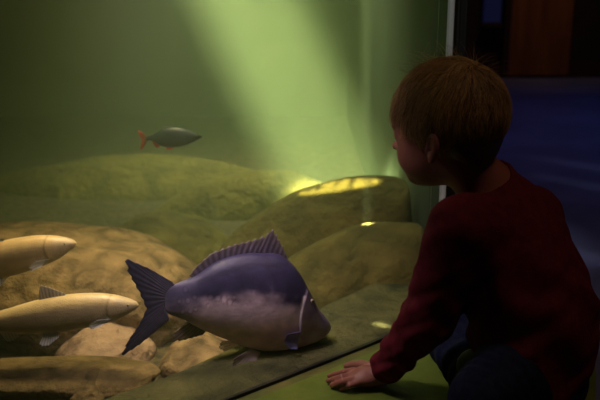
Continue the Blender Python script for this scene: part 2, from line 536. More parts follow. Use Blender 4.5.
class Fish:
    """Outline given in a side-view frame (u to the head, v down); scaled to metres about (u0, v0)."""

    def __init__(s, name, u0, v0, d, yaw=0.0, bend=None, roll=0.0, pitch=0.0, sz=1.0):
        s.sz = sz
        s.u0, s.v0, s.k = u0, v0, d / FPX
        s.root = empty(name, at(u0, v0, d))
        s.root.rotation_euler = (roll, pitch, yaw)
        s.bend = bend or (lambda x: 0.0 * x)
        s.sx = 1.0 / math.cos(yaw)

    def xz(s, u, v):
        return (np.asarray(u, float) - s.u0) * s.k * s.sx, -(np.asarray(v, float) - s.v0) * s.k * s.sz

    def body(s, top, bot, wid, colf, mat, relief=None, nx=150, nr=56, power=1.0):
        ua, ub = min(p[0] for p in top), max(p[0] for p in top)
        tt = np.linspace(0, 1, nx)
        us = ua + (ub - ua) * (0.5 - 0.5 * np.cos(PI * tt)) * 0.6 + (ub - ua) * tt * 0.4
        tv, bv, wv = interp(us, top), interp(us, bot), interp(us, wid)
        ang = np.linspace(0, 2 * PI, nr, endpoint=False)
        V, cols = [], []
        X, _ = s.xz(us, 0)
        for i in range(nx):
            mid, h = (tv[i] + bv[i]) / 2, max((bv[i] - tv[i]) / 2, 0.05)
            hw = wv[i] * s.k
            cz, sz = np.cos(ang), np.sin(ang)
            vv = mid - h * sz
            yy = -hw * np.sign(cz) * np.abs(cz) ** power
            u_ = np.full(nr, us[i])
            if relief is not None:
                yy = yy + np.sign(yy) * relief(u_, vv) * s.k * np.clip(np.abs(cz) * 1.5, 0, 1)
            x_, z_ = s.xz(u_, vv)
            V.append(np.stack([x_, yy + s.bend(x_), z_], 1))
            cols.append(colf(u_, vv, sz))
        V = np.concatenate(V)
        cols = np.concatenate(cols)
        F = []
        for i in range(nx - 1):
            for j in range(nr):
                a, b2 = i * nr + j, i * nr + (j + 1) % nr
                F.append((a, b2, b2 + nr, a + nr))
        n = len(V)
        V = np.vstack([V, V[:nr].mean(0), V[-nr:].mean(0)])
        cols = np.vstack([cols, cols[:nr].mean(0), cols[-nr:].mean(0)])
        for j in range(nr):
            F.append((n, (j + 1) % nr, j))
            F.append((n + 1, (nx - 1) * nr + j, (nx - 1) * nr + (j + 1) % nr))
        return mesh_obj('body', V, F, mat, s.root, cols=cols)

    def fin(s, name, base, edge, c0, c1, rays=16, mat=None, y0=0.0, y1=0.0, thick=0.9, jag=0.05, raycol=0.35, parent=None, nv=10):
        def samp(P, n):
            P = np.array(P, float)
            L = np.r_[0, np.cumsum(np.linalg.norm(np.diff(P, axis=0), axis=1))]
            L /= L[-1]
            t = np.linspace(0, 1, n)
            return np.stack([np.interp(t, L, P[:, 0]), np.interp(t, L, P[:, 1])], 1)
        nu = rays * 4 + 1
        B, E = samp(base, nu), samp(edge, nu)
        V, cols = [], []
        for side_ in (-1, 1):
            for i in range(nu):
                ph = i / (nu - 1) * rays
                ridge = 0.5 + 0.5 * math.cos(2 * PI * ph)
                for j in range(nv + 1):
                    t = j / nv
                    te = t * (1 - jag * (1 - ridge) * t)
                    p = B[i] * (1 - te) + E[i] * te
                    x_, z_ = s.xz(p[0], p[1])
                    th = thick * s.k * (1.1 - 0.85 * t) * (0.45 + 0.55 * ridge)
                    yb = (y0 + (y1 - y0) * te) * s.k
                    V.append((x_, yb + side_ * th + s.bend(x_), z_))
                    cc = np.array(c0) * (1 - t) + np.array(c1) * t
                    cols.append(cc * (1 - raycol + raycol * 1.6 * ridge))
        m_ = nv + 1
        n1 = nu * m_
        F = []
        for i in range(nu - 1):
            for j in range(nv):
                a = i * m_ + j
                F.append((a, a + 1, a + m_ + 1, a + m_))
                F.append((n1 + a, n1 + a + m_, n1 + a + m_ + 1, n1 + a + 1))
        rim = [(i, 0) for i in range(nu)] + [(nu - 1, j) for j in range(1, nv + 1)] + [(i, nv) for i in range(nu - 2, -1, -1)] + [(0, j) for j in range(nv - 1, 0, -1)]
        for q in range(len(rim)):
            a = rim[q][0] * m_ + rim[q][1]
            b2 = rim[(q + 1) % len(rim)]
            b2 = b2[0] * m_ + b2[1]
            F.append((a, b2, n1 + b2, n1 + a))
        return mesh_obj(name, V, F, mat or M['fin'], parent or s.root, cols=cols)

    def eye(s, u, v, ypx, rpx, iris, side_=-1):
        bm = bmesh.new()
        bmesh.ops.create_uvsphere(bm, u_segments=24, v_segments=16, radius=1.0)
        V, cols = [], []
        for vt in bm.verts:
            r = math.hypot(vt.co.x, vt.co.y)
            V.append((vt.co.x * rpx * s.k, side_ * vt.co.z * rpx * 0.5 * s.k, vt.co.y * rpx * s.k))
            cols.append((0.006, 0.006, 0.007) if r < 0.55 else iris)
        F = [[x.index for x in f.verts] for f in bm.faces]
        bm.free()
        x_, z_ = s.xz(u, v)
        return mesh_obj('eye', V, F, M['eye'], s.root, cols=cols, loc=(float(x_), float(side_ * ypx * s.k + s.bend(x_)), float(z_)))


def gauss(x, s_):
    return np.exp(-(x / s_) ** 2)


def sstep(a, b2, x):
    t = np.clip((x - a) / (b2 - a), 0, 1)
    return t * t * (3 - 2 * t)


# ---- the big carp
cf = Fish('carp', 235, 300, 1.55, yaw=0.36, pitch=0.12, sz=1.1, bend=lambda x: 0.25 * np.clip(-x - 0.08, 0, None) ** 2 * 4)
cf.root.location = at(241.5, 301.5, 1.55)
tag(cf.root, 'large violet backed carp nosing down at the kerb behind the glass', 'fish')
P2 = lambda x, y: (110 + x / 2.609, 220 + y / 2.609)
ctop = [P2(*p) for p in [(138, 182), (150, 170), (167, 161), (200, 146), (250, 110), (300, 93), (360, 88), (425, 98), (470, 140), (502, 187), (530, 228), (555, 254), (568, 270), (573, 282)]]
cbot = [P2(*p) for p in [(138, 228), (150, 237), (167, 243), (190, 252), (215, 266), (250, 283), (300, 303), (350, 322), (390, 332), (440, 333), (500, 325), (540, 311), (562, 297), (573, 284)]]
cwid = [P2(x, 0)[:1] + (wd,) for x, wd in [(138, 0.8), (150, 3.2), (167, 6), (215, 13), (280, 20), (360, 25), (430, 25), (490, 20), (535, 13), (562, 7), (573, 1.0)]]
scales = []
for i in range(34):            # the row of large scales under the back
    f = i / 33
    scales.append((P2(207 + 215 * f, 154 - 47 * math.sin(min(1, f * 1.5) * PI / 2)), 1.7, 0.45))
for x, y, r in [(180, 172, 3.2), (186, 196, 3.4), (200, 186, 3.2), (178, 226, 3.0), (194, 222, 3.2), (236, 182, 3.6), (252, 184, 3.8), (267, 186, 4.0), (281, 192, 3.6), (232, 204, 2.4), (290, 180, 2.6), (205, 216, 2.6), (168, 200, 2.8)]:
    scales.append((P2(x, y), r * 0.85, 0.8))
gill_u, gill_v = P2(505, 232)


def carp_scale(u, v, big=False):
    o = np.zeros_like(u)
    for (a, b2), r, s_ in scales:
        if big and s_ < 0.6:
            continue
        o = np.maximum(o, s_ * np.clip(1 - ((u - a) / r) ** 2 - ((v - b2) / (r * 1.25)) ** 2, 0, 1))
    return o


def gill_arc(u, v):
    return np.hypot((u - gill_u) / 1.0, (v - gill_v) / 1.75) - 17.0


def carp_relief(u, v):
    g = gill_arc(u, v)
    op = np.where(u < gill_u + 4, 1.6 * sstep(0.0, -1.6, g), 1.6 * sstep(-20, 0, u - gill_u - 14))
    sc = np.sqrt(carp_scale(u, v, True)) * 0.12
    mouth = -1.4 * gauss(v - (P2(0, 296)[1] + (u - 328) * 0.05), 1.0) * sstep(317, 324, u)
    return op * (u < gill_u + 30) + sc + mouth


def carp_col(u, v, sz):
    top = np.array([0.044, 0.036, 0.086])
    side_ = np.array([0.66, 0.48, 0.58])
    bel = np.array([0.66, 0.46, 0.40])
    headc = np.array([0.24, 0.175, 0.27])
    tailc = np.array([0.12, 0.10, 0.18])
    nz = np.array([noise.fractal(Vector((a * 0.06, b2 * 0.10, 3.0)), 1.0, 2.0, 4) for a, b2 in zip(u, v)])
    line = np.interp(u, [P2(150, 0)[0], P2(220, 0)[0], P2(300, 0)[0], P2(380, 0)[0], P2(470, 0)[0], P2(570, 0)[0]], [P2(0, 222)[1], P2(0, 200)[1], P2(0, 180)[1], P2(0, 188)[1], P2(0, 215)[1], P2(0, 275)[1]])
    t = sstep(-11, 10, v - line + nz * 6)[:, None]
    c = top * (1 - t) + side_ * t
    t2 = sstep(18, 42, v - line + nz * 6)[:, None]
    c = c * (1 - t2) + bel * t2
    hd = sstep(3, -3, gill_arc(u, v)) * (u < gill_u) + (u >= gill_u)
    hd = (hd * (0.85 - 0.35 * sstep(10, 30, v - line)))[:, None]
    c = c * (1 - hd) + headc * hd
    tl = sstep(P2(225, 0)[0], P2(165, 0)[0], u)[:, None] * 0.7
    c = c * (1 - tl) + tailc * tl
    ge = (gauss(gill_arc(u, v) - 0.2, 1.3) * (u < gill_u - 6) * (v < gill_v + 2) * (v > gill_v - 20))[:, None] * 0.8
    c = c * (1 - ge) + np.array([0.62, 0.52, 0.55]) * ge
    scv = carp_scale(u, v)
    ring = (sstep(0.02, 0.15, scv) * sstep(0.6, 0.2, scv))[:, None]
    c = c * (1 + 0.35 * sstep(0.3, 0.8, scv)[:, None]) * (1 - 0.35 * ring)
    lp = (sstep(321, 326, u) * sstep(327, 331, v))[:, None]
    c = c * (1 - lp) + np.array([0.46, 0.29, 0.28]) * lp
    return c * (1 + 0.18 * nz[:, None])


cf.body(ctop, cbot, cwid, carp_col, M['carp'], carp_relief, nx=260, nr=110, power=0.8)
vi, vd, vp = (0.125, 0.105, 0.185), (0.045, 0.04, 0.085), (0.30, 0.22, 0.24)
cf.fin('dorsal_fin', [P2(*p) for p in [(203, 150), (250, 115), (300, 98), (360, 93), (432, 104)]],
       [P2(*p) for p in [(190, 143), (205, 120), (240, 87), (290, 68), (340, 55), (370, 45), (386, 28), (396, 38), (412, 62), (434, 100)]], (0.10, 0.08, 0.15), (0.20, 0.15, 0.17), 19, jag=0.12, raycol=0.5)
cf.fin('tail_fin', [P2(*p) for p in [(158, 166), (146, 190), (142, 215), (150, 246)]],
       [P2(*p) for p in [(150, 158), (95, 128), (38, 106), (48, 140), (78, 190), (96, 226), (84, 262), (58, 310), (44, 350), (84, 318), (125, 278), (152, 252)]], vi, vd, 24, jag=0.06, raycol=0.5, nv=14)
cf.fin('anal_fin', [P2(*p) for p in [(200, 256), (244, 279)]], [P2(*p) for p in [(166, 282), (160, 306), (185, 304), (236, 291)]], (0.24, 0.17, 0.13), (0.20, 0.15, 0.11), 7, jag=0.1)
for sd in (-1, 1):
    cf.fin('pectoral_fin', [P2(*p) for p in [(470, 268), (462, 300)]], [P2(*p) for p in [(424, 266), (418, 284), (436, 304), (458, 306)]], (0.17, 0.15, 0.32), (0.10, 0.09, 0.24), 10, y0=sd * 23, y1=sd * 30, jag=0.08)
    cf.fin('pelvic_fin', [P2(*p) for p in [(352, 318), (378, 328)]], [P2(*p) for p in [(300, 330), (296, 352), (322, 366), (352, 352)]], (0.34, 0.25, 0.25), (0.24, 0.18, 0.21), 9, mat=M['clear_fin'], y0=sd * 12, y1=sd * 24, jag=0.08)
    cf.eye(P2(496, 0)[0], P2(0, 197)[1], 16.6, 2.4, (0.22, 0.16, 0.13), sd)
    x0, z0 = cf.xz(*P2(552, 300))
    V, F = [], []
    for i in range(9):
        t = i / 8
        for q in range(6):
            a = q * PI / 3
            r = 1.0 * (1 - 0.8 * t) * cf.k
            V.append((x0 + (2 - 3 * t * t) * cf.k + r * math.cos(a), sd * (7 + 5 * t) * cf.k + r * math.sin(a), z0 - 6 * t * cf.k))
    for i in range(8):
        for q in range(6):
            F.append((i * 6 + q, i * 6 + (q + 1) % 6, i * 6 + 6 + (q + 1) % 6, i * 6 + 6 + q))
    F += [tuple(range(6)), tuple(range(48, 54))]
    mesh_obj('barbel', V, F, M['carp'], cf.root, cols=[(0.14, 0.11, 0.15)] * len(V))

# ---- the two pale fish


def pale_fish(label, u0, v0, d, sc, rot, yaw, warm):
    f = Fish('chub', 40, 314, d)
    f.k *= sc
    f.root.location = at(u0, v0, d)
    f.root.rotation_euler = (0, rot, yaw)
    tag(f.root, label, 'fish', 'pale slender fish swimming past the boulder')
    top = [(-72, 318), (-60, 318.5), (-45, 318), (-20, 315), (5, 309), (30, 301.5), (55, 296), (80, 293.5), (105, 294), (122, 297.3), (132, 301), (136.8, 304), (138.5, 306.5)]
    bot = [(-72, 325), (-60, 325), (-45, 326.5), (-20, 330), (5, 332.5), (30, 334.5), (55, 333.5), (80, 330), (105, 324.5), (122, 318.5), (132, 312.5), (136.8, 309.3), (138.5, 307)]
    wid = [(-72, 1.5), (-45, 4), (0, 9), (40, 12), (90, 12), (120, 8.5), (132, 5.5), (136.8, 3), (138.5, 0.6)]

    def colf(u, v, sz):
        tcol = np.array([0.60, 0.44, 0.22]) * warm  # golden back: the rim of light from above is put into the colour
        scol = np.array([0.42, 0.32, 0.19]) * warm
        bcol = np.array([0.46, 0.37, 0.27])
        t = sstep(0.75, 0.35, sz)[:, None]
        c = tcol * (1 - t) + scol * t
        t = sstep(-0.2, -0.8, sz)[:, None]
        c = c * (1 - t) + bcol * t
        gr = np.hypot(u - 127, (v - 307) * 0.9) - 19
        c = c * (1 - 0.30 * (gauss(gr, 1.2) * (u < 118))[:, None])
        hd = sstep(112, 124, u)[:, None] * 0.35
        c = c * (1 - hd) + np.array([0.34, 0.27, 0.2]) * hd
        lat = (gauss(v - (313 - (u - 40) * 0.02), 1.0) * (u < 108))[:, None]
        return c * (1 - 0.14 * lat)

    def rel(u, v):
        gr = np.hypot(u - 127, (v - 307) * 0.9) - 19
        return 0.8 * sstep(0.3, -1.2, gr) * sstep(130, 118, u) + 0.16 * np.sin(u * 1.6) * np.sin(v * 1.9) * (u < 106)
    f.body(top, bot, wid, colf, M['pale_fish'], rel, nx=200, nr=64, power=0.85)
    pc, pd = (0.62, 0.58, 0.55), (0.80, 0.78, 0.78)
    f.fin('dorsal_fin', [(40, 300), (66, 295.5)], [(41, 290), (43, 283), (50, 285), (67, 293)], (0.42, 0.36, 0.28), (0.5, 0.48, 0.44), 8, M['clear_fin'], jag=0.08)
    f.fin('tail_fin', [(-68, 318.5), (-70, 322), (-68, 325)], [(-74, 312), (-100, 300), (-112, 297), (-104, 310), (-96, 321), (-105, 333), (-113, 347), (-100, 341), (-75, 330)], (0.42, 0.36, 0.28), (0.34, 0.30, 0.25), 16, M['fin'])
    f.fin('anal_fin', [(-2, 330.5), (20, 333)], [(3, 341), (6, 344), (12, 342), (22, 334)], pc, pd, 7, M['clear_fin'], jag=0.08)
    for sd in (-1, 1):
        f.fin('pelvic_fin', [(44, 332), (58, 332)], [(39, 343), (42, 346), (48, 345), (59, 336)], pc, (0.85, 0.83, 0.80), 7, M['fin'], y0=sd * 5, y1=sd * 9)
        f.fin('pectoral_fin', [(112, 317), (106, 320)], [(98, 316), (90, 322), (92, 326), (102, 323)], pc, pd, 7, M['clear_fin'], y0=sd * 9, y1=sd * 14)
        f.eye(128, 304.5, 5.6, 2.1, (0.5, 0.42, 0.25), sd)
    return f


pale_fish('whole pale tan fish with its snout at the carp tail', 40, 314, 1.58, 1.0, 0.0, 0.05, np.array([1.0, 0.98, 0.9]))
pale_fish('higher pale pinkish fish above the other pale one', -17, 262, 1.72, 0.98, -0.13, 0.0, np.array([1.02, 0.94, 0.9]))

# ---- the small dark roach
rf = Fish('roach', 170, 137, 2.0)
tag(rf.root, 'small dark red finned fish alone in the hazy water', 'fish')
Q = lambda x, y: (130 + x / 6.667, 110 + y / 6.667)
rtop = [Q(*p) for p in [(108, 178), (150, 165), (190, 140), (240, 120), (300, 111), (360, 120), (410, 138), (450, 158), (482, 177)]]
rbot = [Q(*p) for p in [(108, 204), (150, 205), (190, 232), (240, 248), (300, 248), (360, 237), (410, 218), (450, 198), (482, 180)]]
rwid = [(Q(x, 0)[0], wd) for x, wd in [(108, 1.2), (190, 4), (300, 6.0), (400, 5), (450, 3), (482, 0.5)]]


def rcol(u, v, sz):
    a, b2 = np.array([0.012, 0.024, 0.020]), np.array([0.020, 0.036, 0.029])
    t = sstep(0.6, -0.6, sz)[:, None]
    c = a * (1 - t) + b2 * t
    pat = 0.5 + 0.5 * np.sin(u * 4.2) * np.sin(v * 4.2)
    return c * (0.8 + 0.4 * pat[:, None] * (u < 188)[:, None])


rf.body(rtop, rbot, rwid, rcol, M['roach'], nx=90, nr=40, power=0.85)
red, drk = (0.34, 0.06, 0.03), (0.42, 0.05, 0.03)
rf.fin('tail_fin', [Q(*p) for p in [(118, 178), (110, 192), (118, 205)]], [Q(*p) for p in [(100, 165), (70, 140), (52, 134), (62, 170), (78, 200), (68, 240), (60, 272), (84, 255), (112, 212)]], (0.14, 0.09, 0.04), drk, 14, raycol=0.3)
rf.fin('anal_fin', [Q(*p) for p in [(152, 204), (192, 230)]], [Q(*p) for p in [(148, 214), (172, 256), (192, 250), (200, 236)]], red, drk, 7)
rf.fin('dorsal_fin', [Q(*p) for p in [(225, 126), (300, 113)]], [Q(*p) for p in [(212, 122), (222, 114), (262, 106), (304, 108)]], (0.04, 0.05, 0.045), (0.05, 0.06, 0.05), 9)
for sd in (-1, 1):
    rf.fin('pelvic_fin', [Q(*p) for p in [(255, 246), (285, 247)]], [Q(*p) for p in [(240, 254), (250, 262), (270, 260), (290, 251)]], red, drk, 6, y0=sd * 2, y1=sd * 4)
    rf.eye(Q(447, 0)[0], Q(0, 172)[1], 2.6, 1.5, (0.12, 0.06, 0.02), sd)

# ------------------------------------------------------------------ signed-distance modelling for the child


def cap(P, a, b2, ra, rb):
    a, b2 = np.asarray(a, float), np.asarray(b2, float)
    ab = b2 - a
    t = np.clip((P - a) @ ab / (ab @ ab), 0, 1)
    return np.linalg.norm(P - a - t[:, None] * ab, axis=1) - (ra + (rb - ra) * t)


def ell(P, c, r, R=None):
    q = P - np.asarray(c, float)
    if R is not None:
        q = q @ R.T
    r = np.asarray(r, float)
    k0 = np.linalg.norm(q / r, axis=1)
    k1 = np.linalg.norm(q / (r * r), axis=1)
    return k0 * (k0 - 1) / np.maximum(k1, 1e-9)


def smin(a, b2, k):
    h = np.clip(0.5 + 0.5 * (b2 - a) / k, 0, 1)
    return b2 * (1 - h) + a * h - k * h * (1 - h)


def smax(a, b2, k):
    return -smin(-a, -b2, k)


def mesh_sdf(f, lo, hi, h, B=8):
    lo, hi = np.asarray(lo, float), np.asarray(hi, float)
    nb = np.ceil((hi - lo) / (h * B)).astype(int)
    n = nb * B + 1
    g = np.stack(np.meshgrid(*[np.arange(k) for k in nb], indexing='ij'), -1).reshape(-1, 3)
    cen = lo + (g * B + B / 2) * h
    dc = f(cen)
    F = np.ones(tuple(n), np.float32)
    near = np.abs(dc) < h * B * 0.87 * 1.5 + 0.006
    for gg, s_ in zip(g[~near], dc[~near]):
        if s_ < 0:
            i, j, k = gg * B
            F[i:i + B + 1, j:j + B + 1, k:k + B + 1] = -1
    loc = np.stack(np.meshgrid(*[np.arange(B + 1)] * 3, indexing='ij'), -1).reshape(-1, 3)
    gn = g[near]
    for c0 in range(0, len(gn), 400):
        gc = gn[c0:c0 + 400]
        idx = (gc[:, None, :] * B + loc[None]).reshape(-1, 3)
        F[idx[:, 0], idx[:, 1], idx[:, 2]] = f(lo + idx * h)
    ins = F < 0
    cnt = np.zeros(tuple(n - 1), np.int8)
    cs = [(a, b2, c) for a in (0, 1) for b2 in (0, 1) for c in (0, 1)]
    sl = lambda A, o: A[o[0]:A.shape[0] - 1 + o[0], o[1]:A.shape[1] - 1 + o[1], o[2]:A.shape[2] - 1 + o[2]]
    for o in cs:
        cnt += sl(ins, o)
    act = (cnt > 0) & (cnt < 8)
    ci = np.argwhere(act)
    vid = -np.ones(act.shape, np.int64)
    vid[act] = np.arange(len(ci))
    acc = np.zeros((len(ci), 3))
    num = np.zeros(len(ci))
    for o in cs:
        for ax in range(3):
            if o[ax]:
                continue
            o2 = list(o)
            o2[ax] = 1
            fa = F[ci[:, 0] + o[0], ci[:, 1] + o[1], ci[:, 2] + o[2]]
            fb = F[ci[:, 0] + o2[0], ci[:, 1] + o2[1], ci[:, 2] + o2[2]]
            mk = (fa < 0) != (fb < 0)
            t = np.where(mk, fa / np.where(mk, fa - fb, 1), 0)
            p = np.array(o, float)[None].repeat(len(ci), 0)
            p[:, ax] += t
            acc[mk] += p[mk]
            num[mk] += 1
    V = lo + (ci + acc / num[:, None]) * h
    Fc = []
    for ax in range(3):
        o1, o2 = (ax + 1) % 3, (ax + 2) % 3
        A = ins
        s0 = [slice(None)] * 3
        s1 = [slice(None)] * 3
        s0[ax], s1[ax] = slice(0, -1), slice(1, None)
        ch = A[tuple(s0)] != A[tuple(s1)]
        e = np.argwhere(ch)
        e = e[(e[:, o1] > 0) & (e[:, o2] > 0) & (e[:, o1] < A.shape[o1] - 1) & (e[:, o2] < A.shape[o2] - 1)]
        q = []
        for da, db in ((0, 0), (-1, 0), (-1, -1), (0, -1)):
            x = e.copy()
            x[:, o1] += da
            x[:, o2] += db
            q.append(vid[x[:, 0], x[:, 1], x[:, 2]])
        q = np.stack(q, 1)
        flip = ~A[e[:, 0], e[:, 1], e[:, 2]]
        q[flip] = q[flip][:, ::-1]
        Fc.append(q)
    return V, np.concatenate(Fc)


def np_mesh(name, V, F, mat, parent, smooth_iter=2):
    me = bpy.data.meshes.new(name)
    me.vertices.add(len(V))
    me.vertices.foreach_set('co', np.asarray(V, np.float32).ravel())
    me.loops.add(F.size)
    me.loops.foreach_set('vertex_index', F.astype(np.int32).ravel())
    me.polygons.add(len(F))
    me.polygons.foreach_set('loop_start', np.arange(0, F.size, 4, dtype=np.int32))
    me.polygons.foreach_set('loop_total', np.full(len(F), 4, np.int32))
    me.update(calc_edges=True)
    me.validate()
    if smooth_iter:
        bm = bmesh.new()
        bm.from_mesh(me)
        for _ in range(smooth_iter):
            bmesh.ops.smooth_vert(bm, verts=bm.verts, factor=0.5, use_axis_x=True, use_axis_y=True, use_axis_z=True)
        bm.to_mesh(me)
        bm.free()
    me.polygons.foreach_set('use_smooth', [True] * len(me.polygons))
    me.materials.append(mat)
    o = bpy.data.objects.new(name, me)
    C.objects.link(o)
    o.parent = parent
    return o


# ---- skeleton (world positions)
HC = at(446.5, 126.5, 1.345)                    # head centre
yawh = math.radians(43)
fw = np.array([-math.cos(yawh), math.sin(yawh), 0.0])
pit = math.radians(10)
Fh = fw * math.cos(pit) + np.array([0, 0, -math.sin(pit)])
Lh = np.array([-math.sin(yawh), -math.cos(yawh), 0.0])
Uh = np.cross(Fh, Lh)
RH = np.stack([Fh, Lh, Uh])                 # world -> head
h2w = lambda p: HC + np.asarray(p, float) @ RH

NECK0 = h2w((-0.022, 0, -0.055))
NECK1 = at(486, 186, 1.375)
SHL, SHR = at(459, 228, 1.285), at(533, 216, 1.46)
ELL_ = at(428, 318, 1.345)
WRL = onz(381, 374, LEDGE + 0.024)
ELR, WRR = at(525, 318, 1.53), at(502, 345, 1.50)
CHEST = at(517, 262, 1.375)
BELLY = at(537, 318, 1.37)
PELV = at(527, 372, 1.385)
HPL, HPR = at(505, 382, 1.315), at(548, 378, 1.43)
KNL, KNR = onz(437, 396, LEDGE + 0.052), onz(456, 340, LEDGE + 0.060)
KNL = at(482, 412, 1.29)
KNL[2] = LEDGE + 0.055
KNR = at(457, 337, 1.49)
KNR[2] = LEDGE + 0.062
ANL, ANR = at(492, 380, 1.47), at(478, 388, 1.375)
ANL[2] = LEDGE + 0.035
ANR[2] = LEDGE + 0.035
TL, TR = ANL + np.array([0.06, 0.07, -0.005]), ANR + np.array([0.03, -0.10, -0.005])

# torso frame: up along spine, left towards near shoulder
Ut = NECK1 - PELV
Ut /= np.linalg.norm(Ut)
Lt = SHL - SHR
Lt -= Ut * (Lt @ Ut)
Lt /= np.linalg.norm(Lt)
Ft = np.cross(Lt, Ut)
RT = np.stack([Ft, Lt, Ut])

# left hand on the ledge
fy = LEDGE + 0.0075


def fz(u, v, up=0.0):
    return onz(u, v, fy + up)


FING = [
    [fz(353, 370.8, 0.014), fz(344, 372.0, 0.015), fz(335, 374.4, 0.005), fz(329, 376.0, -0.001)],
    [fz(352, 375.0, 0.015), fz(342, 377.0, 0.016), fz(333, 379.6, 0.005), fz(328, 380.9, -0.001)],
    [fz(353, 379.2, 0.014), fz(344, 381.4, 0.014), fz(336, 384.0, 0.004), fz(331.5, 385.3, -0.001)],
    [fz(357, 383.0, 0.010), fz(350, 385.2, 0.009), fz(344.5, 387.4, 0.002), fz(341, 388.8, -0.002)],
]
FR = [0.0056, 0.0058, 0.0055, 0.0049]
THUMB = [fz(372, 367.5, 0.008), fz(361, 364.8, 0.006), fz(352, 364.8, 0.002), fz(346.5, 366.2, -0.001)]
PALM = [fz(372, 375.5, 0.012)]


def head_sdf(P):
    q = (P - HC) @ RH.T
    far = np.linalg.norm(q, axis=1) > 0.24
    q = np.where(far[:, None], q, q)
    qs = q.copy()
    qs[:, 1] = np.abs(q[:, 1])
    d = ell(q, (-0.010, 0, 0.022), (0.090, 0.073, 0.080))
    d = smin(d, ell(q, (0.034, 0, -0.028), (0.051, 0.051, 0.064)), 0.03)
    d = smin(d, ell(q, (0.028, 0, -0.052), (0.046, 0.049, 0.040)), 0.02)
    d = smin(d, ell(qs, (0.042, 0.026, -0.040), (0.034, 0.029, 0.031)), 0.015)
    d = smin(d, ell(q, (0.063, 0, -0.077), (0.017, 0.021, 0.015)), 0.02)
    d = smin(d, ell(q, (0.060, 0, 0.025), (0.028, 0.041, 0.035)), 0.02)
    # eye sockets, lids
    d = smax(d, -ell(qs, (0.094, 0.029, -0.006), (0.016, 0.017, 0.009)), 0.012)
    d = smin(d, ell(qs, (0.0695, 0.0285, -0.006), (0.0130, 0.0140, 0.0125)), 0.004)
    d = smax(d, -ell(qs, (0.0850, 0.0295, -0.0065), (0.0130, 0.0115, 0.0048)), 0.0012)
    d = smin(d, cap(qs, (0.0835, 0.012, 0.0105), (0.0735, 0.045, 0.0115), 0.0035, 0.0025), 0.008)
    # nose
    d = smin(d, cap(q, (0.080, 0, 0.003), (0.094, 0, -0.022), 0.006, 0.008), 0.012)
    d = smin(d, ell(q, (0.1025, 0, -0.0262), (0.0095, 0.0095, 0.0085)), 0.006)
    d = smin(d, ell(qs, (0.091, 0.0085, -0.0295), (0.007, 0.006, 0.006)), 0.005)
    # lips
    d = smin(d, ell(q, (0.0835, 0, -0.049), (0.0075, 0.017, 0.005)), 0.006)
    d = smin(d, ell(q, (0.0815, 0, -0.0585), (0.0075, 0.014, 0.005)), 0.006)
    d = smax(d, -ell(q, (0.092, 0, -0.0537), (0.008, 0.018, 0.0012)), 0.002)
    # ear: a bowl with a rim and a lobe, standing a little off the head
    e = qs - np.array([-0.020, 0.0735, -0.025])
    ca, sa = math.cos(0.28), math.sin(0.28)
    # E0 runs back along the ear plate, E1 out of its face
    E = np.stack([-e[:, 0] * ca + e[:, 1] * sa - 0.15 * e[:, 2], e[:, 0] * sa + e[:, 1] * ca, e[:, 2]], 1)
    ear = ell(E, (0, 0, 0.003), (0.0150, 0.0062, 0.0215))
    ear = smin(ear, ell(E, (-0.004, -0.001, -0.019), (0.0075, 0.0045, 0.007)), 0.005)
    ear = smax(ear, -ell(E, (-0.003, 0.0075, 0.004), (0.0095, 0.0075, 0.0155)), 0.002)
    ear = smax(ear, -ell(E, (-0.005, 0.004, -0.003), (0.006, 0.006, 0.008)), 0.002)
    ear = smin(ear, ell(E, (-0.0125, 0.001, -0.005), (0.0035, 0.0045, 0.0065)), 0.003)
    d = smin(d, ear, 0.004)
    return d


def hand_sdf(P):
    d = ell(P, 0.55 * (FING[1][0] + FING[2][0]) / 2 + 0.45 * fz(375, 376, 0.012), (0.027, 0.023, 0.0105),
            np.array([[1, -0.12, 0], [0.12, 1, 0], [0, 0, 1.0]]))
    d = smin(d, cap(P, WRL, fz(366, 375.5, 0.014), 0.019, 0.017), 0.014)
    for fp, r in zip(FING, FR):
        c = cap(P, fz(371, 375.5, 0.011), fp[0], 0.008, r * 1.08)
        c = smin(c, cap(P, fp[0], fp[1], r * 1.08, r * 1.02), 0.003)
        c = smin(c, cap(P, fp[1], fp[2], r * 1.04, r * 0.92), 0.002)
        c = smin(c, cap(P, fp[2], fp[3], r * 0.94, r * 0.78), 0.002)
        d = smin(d, c, 0.0012)
    c = cap(P, THUMB[0], THUMB[1], 0.011, 0.009)
    c = smin(c, cap(P, THUMB[1], THUMB[2], 0.0085, 0.0072), 0.003)
    c = smin(c, cap(P, THUMB[2], THUMB[3], 0.0075, 0.0062), 0.002)
    d = smin(d, c, 0.005)
    return d


def right_hand_sdf(P):
    f0 = (KNR - WRR) / np.linalg.norm(KNR - WRR)
    s0 = np.array([f0[1], -f0[0], 0]) / np.hypot(f0[0], f0[1])
    pc = WRR + f0 * 0.035
    d = cap(P, WRR, pc, 0.018, 0.019)
    for i, (o, L_) in enumerate([(-0.018, 0.036), (-0.006, 0.042), (0.006, 0.039), (0.018, 0.03)]):
        a = pc + f0 * 0.018 + s0 * o
        m_ = a + f0 * L_ * 0.55 + np.array([0, 0, 0.002])
        e = m_ + f0 * L_ * 0.4 + np.array([0, 0, -0.014])
        d = smin(d, cap(P, pc + s0 * o * 0.6, a, 0.009, 0.007), 0.004)
        d = smin(d, smin(cap(P, a, m_, 0.0068, 0.0065), cap(P, m_, e, 0.0065, 0.0052), 0.002), 0.002)
    t0 = WRR + f0 * 0.012 - s0 * 0.016
    t1 = t0 + f0 * 0.025 - s0 * 0.016
    d = smin(d, smin(cap(P, t0, t1, 0.009, 0.0075), cap(P, t1, t1 + f0 * 0.022, 0.0075, 0.006), 0.002), 0.004)
    return d


